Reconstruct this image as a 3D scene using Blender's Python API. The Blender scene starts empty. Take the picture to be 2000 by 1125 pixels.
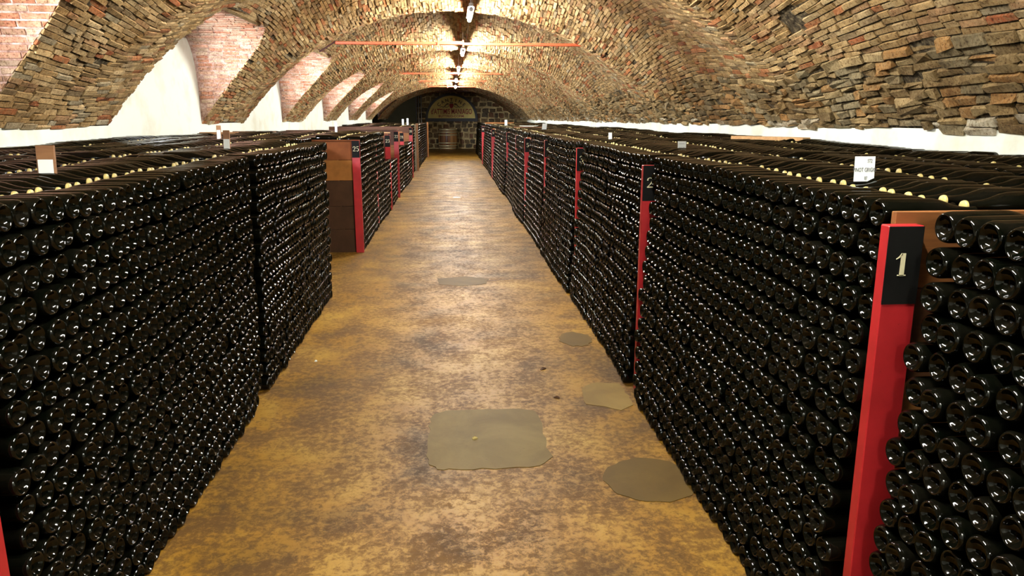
import bpy, math, random
import numpy as np
from mathutils import Vector, Matrix, Euler

random.seed(7)
RNG = np.random.default_rng(7)
scene = bpy.context.scene
COL = scene.collection

# ---------------------------------------------------------------- camera
H = 1.72
FPX = 1460.0
PITCH = math.atan((562.5 - 230.0) / FPX)
YAW = math.radians(4.3917)
cam_data = bpy.data.cameras.new('camera')
cam_data.sensor_width = 36.0
cam_data.lens = FPX / 2000.0 * 36.0
cam_data.clip_end = 200
cam = bpy.data.objects.new('camera', cam_data)
COL.objects.link(cam)
fw = Vector((math.sin(YAW) * math.cos(PITCH), math.cos(YAW) * math.cos(PITCH), -math.sin(PITCH)))
cam.location = (0, 0, H)
cam.rotation_euler = fw.to_track_quat('-Z', 'Y').to_euler()
scene.camera = cam
_r = Vector((math.cos(YAW), -math.sin(YAW), 0))
_u = _r.cross(fw)
CR, CU, CF = np.array(_r), np.array(_u), np.array(fw)


def project(P):
    P = np.atleast_2d(P) - np.array([0, 0, H])
    w = P @ CF
    w = np.where(np.abs(w) < 1e-6, 1e-6, w)
    return 1000 + FPX * (P @ CR) / w, 562.5 - FPX * (P @ CU) / w, w


# ---------------------------------------------------------------- world, exposure
world = bpy.data.worlds.new('cellar_world')
scene.world = world
world.use_nodes = True
world.node_tree.nodes['Background'].inputs[0].default_value = (0.9, 0.95, 1.0, 1)
world.node_tree.nodes['Background'].inputs[1].default_value = 0.02
scene.view_settings.view_transform = 'Standard'
scene.view_settings.look = 'None'
scene.view_settings.exposure = 0.5
scene.view_settings.gamma = 1.0
scene.view_settings.use_curve_mapping = False
scene.cycles.sample_clamp_indirect = 6.0
scene.cycles.max_bounces = 8
scene.cycles.diffuse_bounces = 4
scene.cycles.glossy_bounces = 4
LAMP_STRENGTH = 560.0
WINDOW_STRENGTH = 6.0
WINDOW_POWER = 19.0

# ---------------------------------------------------------------- small helpers


def tag(o, label=None, cat=None, group=None, kind=None):
    if label:
        o['label'] = label
    if cat:
        o['category'] = cat
    if group:
        o['group'] = group
    if kind:
        o['kind'] = kind
    return o


def link(name, me, parent=None, loc=None, rot=None):
    o = bpy.data.objects.new(name, me)
    COL.objects.link(o)
    if parent is not None:
        o.parent = parent
    if loc is not None:
        o.location = loc
    if rot is not None:
        o.rotation_euler = rot
    return o


def empty(name, loc=(0, 0, 0), rz=0.0):
    o = bpy.data.objects.new(name, None)
    o.empty_display_size = 0.1
    COL.objects.link(o)
    o.location = loc
    o.rotation_euler = (0, 0, rz)
    return o


class MB:
    """collects verts and faces of one mesh"""

    def __init__(s):
        s.v, s.f = [], []

    def add(s, vs, fs):
        k = len(s.v)
        s.v += [tuple(p) for p in vs]
        s.f += [tuple(i + k for i in f) for f in fs]
        return s

    def box(s, x0, x1, y0, y1, z0, z1, bev=0.0):
        if bev <= 0:
            vs = [(x, y, z) for x in (x0, x1) for y in (y0, y1) for z in (z0, z1)]
            return s.add(vs, [(0, 1, 3, 2), (4, 6, 7, 5), (0, 4, 5, 1), (2, 3, 7, 6), (0, 2, 6, 4), (1, 5, 7, 3)])
        # chamfered box : 24 verts
        b = min(bev, abs(x1 - x0) * .45, abs(y1 - y0) * .45, abs(z1 - z0) * .45)
        import bmesh
        bm = bmesh.new()
        bmesh.ops.create_cube(bm, size=1.0)
        for v in bm.verts:
            v.co = Vector(((x0 + x1) / 2 + v.co.x * (x1 - x0), (y0 + y1) / 2 + v.co.y * (y1 - y0), (z0 + z1) / 2 + v.co.z * (z1 - z0)))
        bmesh.ops.bevel(bm, geom=list(bm.edges), offset=b, segments=1, affect='EDGES', profile=0.5)
        bm.verts.index_update()
        s.add([v.co[:] for v in bm.verts], [[v.index for v in f.verts] for f in bm.faces])
        bm.free()
        return s

    def tube(s, pts, rad, seg=8, cap=True):
        pts = [Vector(p) for p in pts]
        rads = rad if isinstance(rad, (list, tuple)) else [rad] * len(pts)
        rings = []
        for i, p in enumerate(pts):
            t = (pts[min(i + 1, len(pts) - 1)] - pts[max(i - 1, 0)]).normalized()
            a = t.orthogonal().normalized() if i == 0 else (s._a - t * s._a.dot(t)).normalized()
            s._a = a
            b = t.cross(a)
            rings.append([p + (a * math.cos(2 * math.pi * k / seg) + b * math.sin(2 * math.pi * k / seg)) * rads[i] for k in range(seg)])
        vs = [v for r in rings for v in r]
        fs = []
        for i in range(len(pts) - 1):
            for k in range(seg):
                k2 = (k + 1) % seg
                fs.append((i * seg + k, i * seg + k2, (i + 1) * seg + k2, (i + 1) * seg + k))
        if cap:
            fs.append(tuple(range(seg))[::-1])
            fs.append(tuple((len(pts) - 1) * seg + k for k in range(seg)))
        return s.add(vs, fs)

    def lathe(s, prof, seg=24, ox=0, oy=0, oz=0, close=True):
        vs = []
        for (r, z) in prof:
            for k in range(seg):
                a = 2 * math.pi * k / seg
                vs.append((ox + r * math.cos(a), oy + r * math.sin(a), oz + z))
        fs = []
        for i in range(len(prof) - 1):
            for k in range(seg):
                k2 = (k + 1) % seg
                fs.append((i * seg + k, i * seg + k2, (i + 1) * seg + k2, (i + 1) * seg + k))
        if close:
            fs.append(tuple(range(seg))[::-1])
            fs.append(tuple((len(prof) - 1) * seg + k for k in range(seg)))
        return s.add(vs, fs)

    def mesh(s, name, mat, smooth=False):
        me = bpy.data.meshes.new(name)
        me.from_pydata(s.v, [], s.f)
        if mat is not None:
            me.materials.append(mat)
        if smooth:
            me.polygons.foreach_set('use_smooth', [True] * len(me.polygons))
        me.update()
        return me

    def build(s, name, mat, parent=None, smooth=False, loc=None, rot=None):
        return link(name, s.mesh(name, mat, smooth), parent, loc, rot)


# ---------------------------------------------------------------- materials
def mat_new(name):
    m = bpy.data.materials.new(name)
    m.use_nodes = True
    nt = m.node_tree
    b = nt.nodes['Principled BSDF']
    return m, nt, b


def N(nt, typ, **kw):
    n = nt.nodes.new(typ)
    for k, v in kw.items():
        setattr(n, k, v)
    return n


def noise(nt, scale, detail=4, rough=0.55, coord=None, dist=0.0):
    n = N(nt, 'ShaderNodeTexNoise')
    n.inputs['Scale'].default_value = scale
    n.inputs['Detail'].default_value = detail
    n.inputs['Roughness'].default_value = rough
    n.inputs['Distortion'].default_value = dist
    if coord is not None:
        nt.links.new(coord, n.inputs['Vector'])
    return n


def ramp(nt, fac, stops):
    r = N(nt, 'ShaderNodeValToRGB')
    els = r.color_ramp.elements
    while len(els) < len(stops):
        els.new(0.5)
    for e, (p, c) in zip(els, stops):
        e.position = p
        e.color = (*c, 1) if len(c) == 3 else c
    nt.links.new(fac, r.inputs[0])
    return r


def mix(nt, fac, a, b, blend='MIX'):
    m = N(nt, 'ShaderNodeMix', data_type='RGBA', blend_type=blend)
    for s, v in (('A', a), ('B', b)):
        i = [x for x in m.inputs if x.name == s and x.type == 'RGBA'][0]
        if isinstance(v, tuple):
            i.default_value = (*v, 1)
        else:
            nt.links.new(v, i)
    if isinstance(fac, (int, float)):
        m.inputs[0].default_value = fac
    else:
        nt.links.new(fac, m.inputs[0])
    return [x for x in m.outputs if x.type == 'RGBA'][0]


def bump(nt, b, h, strength=0.3, dist=0.01):
    n = N(nt, 'ShaderNodeBump')
    n.inputs['Strength'].default_value = strength
    n.inputs['Distance'].default_value = dist
    nt.links.new(h, n.inputs['Height'])
    nt.links.new(n.outputs[0], b.inputs['Normal'])


def obj_coord(nt):
    return N(nt, 'ShaderNodeTexCoord').outputs['Object']


def geo_pos(nt):
    return N(nt, 'ShaderNodeNewGeometry').outputs['Position']


def simple(name, col, rough=0.5, var=0.0, scale=8.0, metal=0.0, bmp=0.0, spec=0.5):
    m, nt, b = mat_new(name)
    b.inputs['Roughness'].default_value = rough
    b.inputs['Metallic'].default_value = metal
    b.inputs['Specular IOR Level'].default_value = spec
    c = obj_coord(nt)
    n = noise(nt, scale, 5, 0.6, c)
    lo = tuple(max(0, x * (1 - var)) for x in col)
    hi = tuple(min(1, x * (1 + var)) for x in col)
    r = ramp(nt, n.outputs[0], [(0.3, lo), (0.7, hi)])
    nt.links.new(r.outputs[0], b.inputs['Base Color'])
    if bmp:
        bump(nt, b, n.outputs[0], bmp, 0.004)
    return m


# brick : colour per piece in attribute "col", lime and dirt by noise
def brick_material():
    m, nt, b = mat_new('old_brick')
    p = geo_pos(nt)
    a = N(nt, 'ShaderNodeAttribute', attribute_name='col')
    n1 = noise(nt, 34, 5, 0.65, p)
    lime = ramp(nt, n1.outputs[0], [(0.42, (0, 0, 0)), (0.62, (1, 1, 1))])
    n2 = noise(nt, 7, 4, 0.6, p)
    dirt = ramp(nt, n2.outputs[0], [(0.3, (0.60, 0.55, 0.48)), (0.6, (1.08, 1.05, 1.0))])
    c = mix(nt, 0.42, a.outputs[0], (0.44, 0.35, 0.20))
    c2 = mix(nt, lime.outputs[0], a.outputs[0], c)
    c3 = mix(nt, 1.0, c2, dirt.outputs[0], 'MULTIPLY')
    # brown black damp stains
    n3 = noise(nt, 0.55, 4, 0.62, p)
    st = ramp(nt, n3.outputs[0], [(0.36, (0.62, 0.53, 0.42)), (0.54, (1, 1, 1))])
    c4 = mix(nt, 1.0, c3, st.outputs[0], 'MULTIPLY')
    n5 = noise(nt, 48, 6, 0.75, p)
    fl = ramp(nt, n5.outputs[0], [(0.36, (0.28, 0.20, 0.13)), (0.48, (0.95, 0.93, 0.9)), (0.60, (1.05, 1.05, 1.05)), (0.72, (1.4, 1.35, 1.2))])
    c5 = mix(nt, 1.0, c4, fl.outputs[0], 'MULTIPLY')
    nt.links.new(c5, b.inputs['Base Color'])
    b.inputs['Roughness'].default_value = 0.92
    b.inputs['Specular IOR Level'].default_value = 0.2
    n4 = noise(nt, 60, 6, 0.7, p)
    bump(nt, b, n4.outputs[0], 0.9, 0.012)
    return m


def mortar_material():
    m, nt, b = mat_new('raked_mortar')
    p = geo_pos(nt)
    n = noise(nt, 22, 6, 0.7, p)
    r = ramp(nt, n.outputs[0], [(0.36, (0.02, 0.014, 0.009)), (0.52, (0.08, 0.06, 0.035)), (0.68, (0.30, 0.24, 0.14))])
    nt.links.new(r.outputs[0], b.inputs['Base Color'])
    b.inputs['Roughness'].default_value = 0.95
    b.inputs['Specular IOR Level'].default_value = 0.15
    bump(nt, b, n.outputs[0], 0.8, 0.02)
    return m


def mortar2_material():
    m, nt, b = mat_new('pink_mortar')
    p = geo_pos(nt)
    n = noise(nt, 16, 6, 0.7, p)
    r = ramp(nt, n.outputs[0], [(0.36, (0.16, 0.08, 0.05)), (0.5, (0.36, 0.22, 0.16)), (0.66, (0.55, 0.42, 0.34))])
    nt.links.new(r.outputs[0], b.inputs['Base Color'])
    b.inputs['Roughness'].default_value = 0.95
    bump(nt, b, n.outputs[0], 0.6, 0.02)
    return m


def plaster_material():
    m, nt, b = mat_new('white_limewash')
    p = geo_pos(nt)
    n = noise(nt, 2.2, 5, 0.6, p)
    r = ramp(nt, n.outputs[0], [(0.3, (0.74, 0.75, 0.62)), (0.5, (0.84, 0.88, 0.80))])
    n2 = noise(nt, 1.1, 4, 0.7, p)
    r2 = ramp(nt, n2.outputs[0], [(0.62, (1, 1, 1)), (0.75, (0.9, 0.84, 0.62))])
    nt.links.new(mix(nt, 1.0, r.outputs[0], r2.outputs[0], 'MULTIPLY'), b.inputs['Base Color'])
    b.inputs['Roughness'].default_value = 0.9
    n3 = noise(nt, 18, 4, 0.6, p)
    bump(nt, b, n3.outputs[0], 0.25, 0.01)
    return m


def floor_material():
    m, nt, b = mat_new('stained_concrete')
    p = geo_pos(nt)
    n1 = noise(nt, 1.5, 6, 0.65, p, 0.3)
    dark = ramp(nt, n1.outputs[0], [(0.33, (0.050, 0.022, 0.0015)), (0.48, (0.095, 0.042, 0.003)), (0.64, (0.155, 0.072, 0.006))])
    lite = ramp(nt, n1.outputs[0], [(0.33, (0.145, 0.074, 0.005)), (0.50, (0.25, 0.122, 0.009)), (0.66, (0.35, 0.205, 0.030))])
    n2 = noise(nt, 24, 9, 0.8, p, 0.3)
    n1b = noise(nt, 3.1, 3, 0.6, p)
    sh = N(nt, 'ShaderNodeMath', operation='MULTIPLY_ADD')
    nt.links.new(n1b.outputs[0], sh.inputs[0])
    sh.inputs[1].default_value = 0.45
    sh.inputs[2].default_value = -0.225
    ad = N(nt, 'ShaderNodeMath', operation='ADD')
    nt.links.new(n2.outputs[0], ad.inputs[0])
    nt.links.new(sh.outputs[0], ad.inputs[1])
    fk = ramp(nt, ad.outputs[0], [(0.43, (0, 0, 0)), (0.50, (0.42, 0.42, 0.42)), (0.565, (1, 1, 1))])
    c = mix(nt, fk.outputs[0], dark.outputs[0], lite.outputs[0])
    n3 = noise(nt, 60, 5, 0.7, p)
    sp2 = ramp(nt, n3.outputs[0], [(0.28, (0.25, 0.2, 0.15)), (0.38, (1, 1, 1))])
    c = mix(nt, 0.8, c, sp2.outputs[0], 'MULTIPLY')
    nt.links.new(c, b.inputs['Base Color'])
    rr = ramp(nt, ad.outputs[0], [(0.38, (0.7, 0.7, 0.7)), (0.6, (0.42, 0.42, 0.42))])
    nt.links.new(rr.outputs[0], b.inputs['Roughness'])
    b.inputs['Specular IOR Level'].default_value = 0.32
    bump(nt, b, n2.outputs[0], 0.35, 0.004)
    return m


def patch_material(name, c0, c1):
    m, nt, b = mat_new(name)
    p = geo_pos(nt)
    n1 = noise(nt, 3.0, 5, 0.6, p, 0.5)
    base = ramp(nt, n1.outputs[0], [(0.35, c0), (0.65, c1)])
    n3 = noise(nt, 60, 4, 0.7, p)
    sp2 = ramp(nt, n3.outputs[0], [(0.27, (0.4, 0.35, 0.3)), (0.36, (1, 1, 1))])
    nt.links.new(mix(nt, 0.6, base.outputs[0], sp2.outputs[0], 'MULTIPLY'), b.inputs['Base Color'])
    b.inputs['Roughness'].default_value = 0.6
    b.inputs['Specular IOR Level'].default_value = 0.25
    bump(nt, b, n3.outputs[0], 0.15, 0.003)
    return m


def glass_material():
    m, nt, b = mat_new('dark_bottle_glass')
    p = geo_pos(nt)
    b.inputs['Base Color'].default_value = (0.004, 0.0045, 0.003, 1)
    n = noise(nt, 16, 4, 0.6, p)
    r = ramp(nt, n.outputs[0], [(0.35, (0.03, 0.03, 0.03)), (0.75, (0.11, 0.11, 0.11))])
    nt.links.new(r.outputs[0], b.inputs['Roughness'])
    n2 = noise(nt, 9, 5, 0.65, p)
    c = ramp(nt, n2.outputs[0], [(0.4, (0.001, 0.0014, 0.0007)), (0.8, (0.005, 0.004, 0.0025))])
    nt.links.new(c.outputs[0], b.inputs['Base Color'])
    b.inputs['IOR'].default_value = 1.45
    b.inputs['Specular IOR Level'].default_value = 0.30
    return m


def wood_material(name, dark, light, scale=6.0, axis=0, rough=0.65):
    m, nt, b = mat_new(name)
    c = obj_coord(nt)
    mp = N(nt, 'ShaderNodeMapping')
    sc = [14.0, 14.0, 14.0]
    sc[axis] = 1.2
    mp.inputs['Scale'].default_value = sc
    nt.links.new(c, mp.inputs[0])
    n = noise(nt, scale * 0.5, 6, 0.65, mp.outputs[0], 0.6)
    oi = N(nt, 'ShaderNodeObjectInfo')
    r = ramp(nt, n.outputs[0], [(0.3, dark), (0.7, light)])
    v = ramp(nt, oi.outputs['Random'], [(0.0, (0.22, 0.16, 0.14)), (0.5, (0.55, 0.42, 0.36)), (1.0, (1.1, 1.05, 1.0))])
    nt.links.new(mix(nt, 1.0, r.outputs[0], v.outputs[0], 'MULTIPLY'), b.inputs['Base Color'])
    b.inputs['Roughness'].default_value = rough
    bump(nt, b, n.outputs[0], 0.2, 0.002)
    return m


def emit(name, col, strength):
    m, nt, b = mat_new(name)
    b.inputs['Base Color'].default_value = (*col, 1)
    b.inputs['Emission Color'].default_value = (*col, 1)
    b.inputs['Emission Strength'].default_value = strength
    return m


def red_paint_material():
    m, nt, b = mat_new('red_paint')
    c = obj_coord(nt)
    n = noise(nt, 7, 5, 0.6, c)
    r = ramp(nt, n.outputs[0], [(0.3, (0.27, 0.008, 0.010)), (0.7, (0.40, 0.014, 0.018))])
    n2 = noise(nt, 45, 5, 0.75, c)
    ch = ramp(nt, n2.outputs[0], [(0.27, (0.12, 0.06, 0.04)), (0.33, (1, 1, 1))])
    nt.links.new(mix(nt, 0.85, r.outputs[0], ch.outputs[0], 'MULTIPLY'), b.inputs['Base Color'])
    b.inputs['Roughness'].default_value = 0.42
    bump(nt, b, n2.outputs[0], 0.1, 0.002)
    return m


M_BRICK = brick_material()
M_MORTAR = mortar_material()
M_MORTAR2 = mortar2_material()
M_WHITE = plaster_material()
M_FLOOR = floor_material()
M_PATCH = patch_material('grey_cement', (0.105, 0.066, 0.012), (0.15, 0.100, 0.024))
M_PATCH2 = patch_material('olive_cement', (0.075, 0.042, 0.006), (0.105, 0.061, 0.010))
M_PATCH3 = patch_material('pale_cement', (0.15, 0.09, 0.018), (0.21, 0.135, 0.033))
M_GLASS = glass_material()
M_CAP = simple('pale_cap', (0.46, 0.36, 0.12), 0.45, 0.15, 20)
M_RED = red_paint_material()
M_REDSIDE = simple('red_paint_edge', (0.42, 0.03, 0.02), 0.5, 0.25, 30)
M_BLACK = simple('black_paint', (0.004, 0.004, 0.0035), 0.6, 0.3, 10, 0, 0, 0.12)
M_CREAM = simple('cream_paint', (0.62, 0.58, 0.36), 0.6, 0.08, 30)
M_WOOD = wood_material('orange_plank', (0.20, 0.075, 0.015), (0.42, 0.19, 0.045), axis=0)
M_WOODORANGE = wood_material('orange_board', (0.30, 0.12, 0.02), (0.52, 0.25, 0.05), axis=0)
M_PLANK25 = [simple('dark_brown_plank', (0.045, 0.02, 0.008), 0.8, 0.3, 5, 0, 0, 0.2), simple('orange_brown_plank', (0.26, 0.105, 0.022), 0.8, 0.25, 5, 0, 0, 0.2), simple('red_brown_plank', (0.16, 0.05, 0.014), 0.8, 0.25, 5, 0, 0, 0.2)]
M_WOODPALE = wood_material('pale_board', (0.40, 0.22, 0.10), (0.60, 0.38, 0.18), axis=0)
M_WOODDARK = wood_material('brown_board', (0.06, 0.028, 0.012), (0.14, 0.07, 0.03), axis=2)
M_GREYWOOD = simple('grey_board', (0.20, 0.18, 0.12), 0.7, 0.2, 6)
M_ROD = simple('orange_red_iron', (0.68, 0.10, 0.035), 0.5, 0.2, 20)
M_DARKROD = simple('dark_iron', (0.05, 0.012, 0.010), 0.6, 0.2, 20)
M_CARD = simple('white_card', (0.82, 0.86, 0.82), 0.7, 0.03, 20)
M_INK = simple('pencil_ink', (0.06, 0.06, 0.06), 0.8)
M_PVC = simple('white_plastic', (0.7, 0.7, 0.68), 0.4)
M_CABLE = simple('grey_cable', (0.45, 0.44, 0.4), 0.5)
M_STEEL = simple('galvanised_pipe', (0.42, 0.42, 0.40), 0.4, 0.2, 8, 0.6)
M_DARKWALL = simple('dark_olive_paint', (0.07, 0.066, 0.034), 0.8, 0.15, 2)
M_SIGN = simple('sign_yellow', (0.85, 0.68, 0.20), 0.6, 0.15, 3)
M_SIGNRED = simple('sign_red', (0.36, 0.015, 0.008), 0.6, 0.15, 8)
M_SIGNBROWN = simple('sign_brown', (0.10, 0.06, 0.025), 0.6, 0.15, 8)
M_FRAME = simple('black_frame', (0.012, 0.009, 0.006), 0.5, 0.2, 4)
M_OAK = wood_material('oak_stave', (0.32, 0.15, 0.04), (0.55, 0.30, 0.09), axis=2, rough=0.5)
M_HOOP = simple('pale_hoop', (0.75, 0.66, 0.36), 0.35, 0.15, 6, 0.5)
M_STONE = brick_material()
M_STONE.name = 'wall_stone'
M_WALLMORTAR = simple('yellow_mortar', (0.5, 0.38, 0.17), 0.95, 0.5, 5, 0, 0.8)
M_LAMP = emit('lamp_glow', (1.0, 0.975, 0.90), LAMP_STRENGTH)
M_WINDOW = emit('daylight_pane', (0.86, 0.90, 1.0), WINDOW_STRENGTH)

# ---------------------------------------------------------------- the shell
W = 3.6          # half width at the walls
ZS = 1.64        # springing height
RISE = 1.55
PER = 5.2
Y0, Y1 = -4.0, 43.5
RC = (W * W + RISE * RISE) / (2 * RISE)
TH = math.asin(W / RC)
YC0 = 9.8        # a lunette (and lamp) centre; ridges lie half a period off
LHALF, LR, LP = 1.5, 1.33, 3.5


def Rscale(y):
    s = 0.5 - 0.5 * np.cos(2 * np.pi * (y - YC0 - 0.1 - PER / 2) / PER)
    return np.interp(y, [12.6, 18.0, 34.0], [1.74, 1.58, 1.46]) + 0.56 * s ** 0.66


def zmain(x, y):
    c = (np.sqrt(np.maximum(RC * RC - x * x, 0)) - (RC - RISE)) / RISE
    return ZS + Rscale(y) * np.maximum(c, 0)


LUN = [YC0 + PER * k for k in range(-2, 5)] + [YC0 + PER * 5]


def zlun(x, y):
    yc = YC0 + PER * np.round((y - YC0) / PER)
    t = np.abs(y - yc) / LHALF
    g = np.where(t < 1, np.maximum(1 - t ** LP, 0) ** (1 / LP), 0)
    z = ZS + LR * g
    ok = (t < 1) & (x < 0) & (y < 37)
    return np.where(ok, z, -9.0)


def clamp_main(x, y):
    """push y out of the lunette opening, for points of the main vault"""
    yc = YC0 + PER * np.round((y - YC0) / PER)
    t = (y - yc) / LHALF
    yy_ = y.copy()
    for _ in range(3):
        g = np.clip((zmain(x, yy_) - ZS) / LR, 0, 1)
        tb = np.maximum(1 - g ** LP, 0) ** (1 / LP)
        ins = (np.abs(t) < tb) & (x < 0) & (y < 37) & (zmain(x, yy_) - ZS < LR)
        yy_ = np.where(ins, yc + np.where(t >= 0, 1, -1) * tb * LHALF, y)
    return yy_


def clamp_lun(x, y, z):
    """limit x of lunette points to the line where they meet the main vault"""
    c = np.clip((z - ZS) / Rscale(y), 0, 1)
    q = c * RISE + RC - RISE
    xb = -np.sqrt(np.maximum(RC * RC - q * q, 0))
    return np.minimum(x, xb)


def grid_mesh(name, P, keep, mat):
    n, m, _ = P.shape
    idx = np.arange(n * m).reshape(n, m)
    q = np.stack([idx[:-1, :-1], idx[1:, :-1], idx[1:, 1:], idx[:-1, 1:]], -1).reshape(-1, 4)
    k = keep.reshape(-1)
    q = q[k[q].any(1)]
    me = bpy.data.meshes.new(name)
    me.from_pydata(P.reshape(-1, 3).tolist(), [], q.tolist())
    me.materials.append(mat)
    me.polygons.foreach_set('use_smooth', [True] * len(me.polygons))
    me.update()
    return me


ys = np.arange(Y0, Y1 + 0.001, 0.095)
ths = np.linspace(-0.1, TH, 60)
TT, YY = np.meshgrid(ths, ys, indexing='ij')
XX = RC * np.sin(TT)
ZZ = zmain(XX, YY)
keep = XX > -99
ceiling = link('ceiling', grid_mesh('ceiling', np.stack([XX, YY, ZZ], -1), keep, M_MORTAR))
TT, YY = np.meshgrid(np.linspace(-TH, -0.1, 120), np.arange(Y0, Y1 + 0.001, 0.036), indexing='ij')
XX = RC * np.sin(TT)
ZZ = zmain(XX, YY)
keep = zlun(XX, YY) <= ZZ
YY = clamp_main(XX, YY)
ZZ = zmain(XX, YY)
link('vault_flank', grid_mesh('vault_flank', np.stack([XX, YY, ZZ], -1), keep, M_MORTAR), ceiling)
tag(ceiling, 'barrel vault of rough tan and red bricks, dipping between the lamps', kind='structure')
# the lunette surfaces
vv = np.linspace(-math.pi / 2, math.pi / 2, 61)
for i, yc in enumerate(LUN):
    xs = np.linspace(-W - 0.02, -1.2, 70)
    V, X = np.meshgrid(vv, xs, indexing='ij')
    y = yc + LHALF * np.sign(np.sin(V)) * np.abs(np.sin(V)) ** (2 / LP)
    z = ZS + LR * np.abs(np.cos(V)) ** (2 / LP)
    k = zmain(X, y) <= z + 0.02
    X = clamp_lun(X, y, z)
    o = link('lunette_vault', grid_mesh('lunette_vault', np.stack([X, y, z], -1), k, M_MORTAR2), ceiling)

# --- bricks -------------------------------------------------------------
PAL = np.array([[0.54, 0.385, 0.19], [0.49, 0.335, 0.155], [0.60, 0.45, 0.25], [0.43, 0.285, 0.125],
                [0.44, 0.38, 0.26], [0.48, 0.29, 0.15], [0.47, 0.18, 0.07], [0.42, 0.13, 0.05], [0.28, 0.20, 0.11]])
PW = np.array([0.23, 0.16, 0.18, 0.12, 0.04, 0.12, 0.065, 0.04, 0.045])
PALR = np.array([[0.56, 0.31, 0.22], [0.50, 0.22, 0.14], [0.60, 0.38, 0.28], [0.56, 0.42, 0.32]])
PALS = np.array([[0.34, 0.25, 0.12], [0.24, 0.17, 0.08], [0.44, 0.34, 0.18], [0.28, 0.24, 0.15], [0.42, 0.24, 0.09]])

bricks = []   # (verts 8x3, colour)


def add_bricks(C, A, B, Nn, L, Hh, palette, weights=None, rough=1.0, mixcol=None, side='main', jag=0.0):
    """C centres, A long dir, B course dir, Nn inward normal; arrays (n,3)"""
    n = len(C)
    if n == 0:
        return
    pr = RNG.uniform(0.007, 0.021, n) * rough
    tx = RNG.normal(0, 0.0022, n) * rough
    ty = RNG.normal(0, 0.0022, n) * rough
    pi = RNG.choice(len(palette), n, p=weights)
    col = palette[pi] * RNG.uniform(0.8, 1.2, (n, 1))
    if mixcol is not None:
        k, c = mixcol
        col = np.where(k[:, None], c, col)
    V = np.zeros((n, 8, 3))
    j = 0
    for lay in (0, 1):
        for (sa, sb) in ((-1, -1), (1, -1), (1, 1), (-1, 1)):
            ins = 0.975 if lay else 1.0
            insb = 0.80 if lay else 1.0
            la = L / 2 * ins * sa + RNG.normal(0, 0.003, n) * rough * lay
            lb = Hh / 2 * insb * sb + RNG.normal(0, 0.0022, n) * rough
            d = (pr + tx * sa + ty * sb + RNG.normal(0, 0.002, n)) if lay else np.full(n, -0.012)
            V[:, j] = C + A * la[:, None] + B * lb[:, None] + Nn * d[:, None]
            j += 1
    if jag:
        V[:, 4:] += RNG.normal(0, jag, (n, 4, 3))
    if side == 'main':
        f_ = V.reshape(-1, 3)
        y2 = clamp_main(f_[:, 0], f_[:, 1])
        f_[:, 1] = y2
        V = f_.reshape(n, 8, 3)
    else:
        f_ = V.reshape(-1, 3)
        f_[:, 0] = clamp_lun(f_[:, 0], f_[:, 1], np.maximum(f_[:, 2], ZS))
        V = f_.reshape(n, 8, 3)
    for a in range(n):
        bricks.append((V[a], col[a]))


def norm(a):
    return a / np.linalg.norm(a, axis=-1, keepdims=True)


def surf_frame(fun, u, v, eps=1e-3):
    P = fun(u, v)
    du = norm(fun(u + eps, v) - fun(u - eps, v))
    dv = norm(fun(u, v + eps) - fun(u, v - eps))
    nn = norm(np.cross(du, dv))
    return P, du, dv, nn


def fmain(th, y):
    x = RC * np.sin(th)
    return np.stack([x, y, zmain(x, y)], -1)


def split_edges(cs, ls, test):
    a, b = test(cs - ls / 2), test(cs + ls / 2)
    m_ = test(cs)
    st = (a != b) | (a != m_)
    oc, ol = list(cs[~st]), list(ls[~st])
    for c, l in zip(cs[st], ls[st]):
        k = 8
        q = c - l / 2 + (np.arange(k) + .5) * l / k
        ok_ = test(q)
        i = 0
        while i < k:
            if ok_[i]:
                j = i
                while j + 1 < k and ok_[j + 1]:
                    j += 1
                oc.append((q[i] + q[j]) / 2)
                ol.append(q[j] - q[i] + l / k)
                i = j + 1
            else:
                i += 1
    return np.array(oc), np.array(ol)


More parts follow.
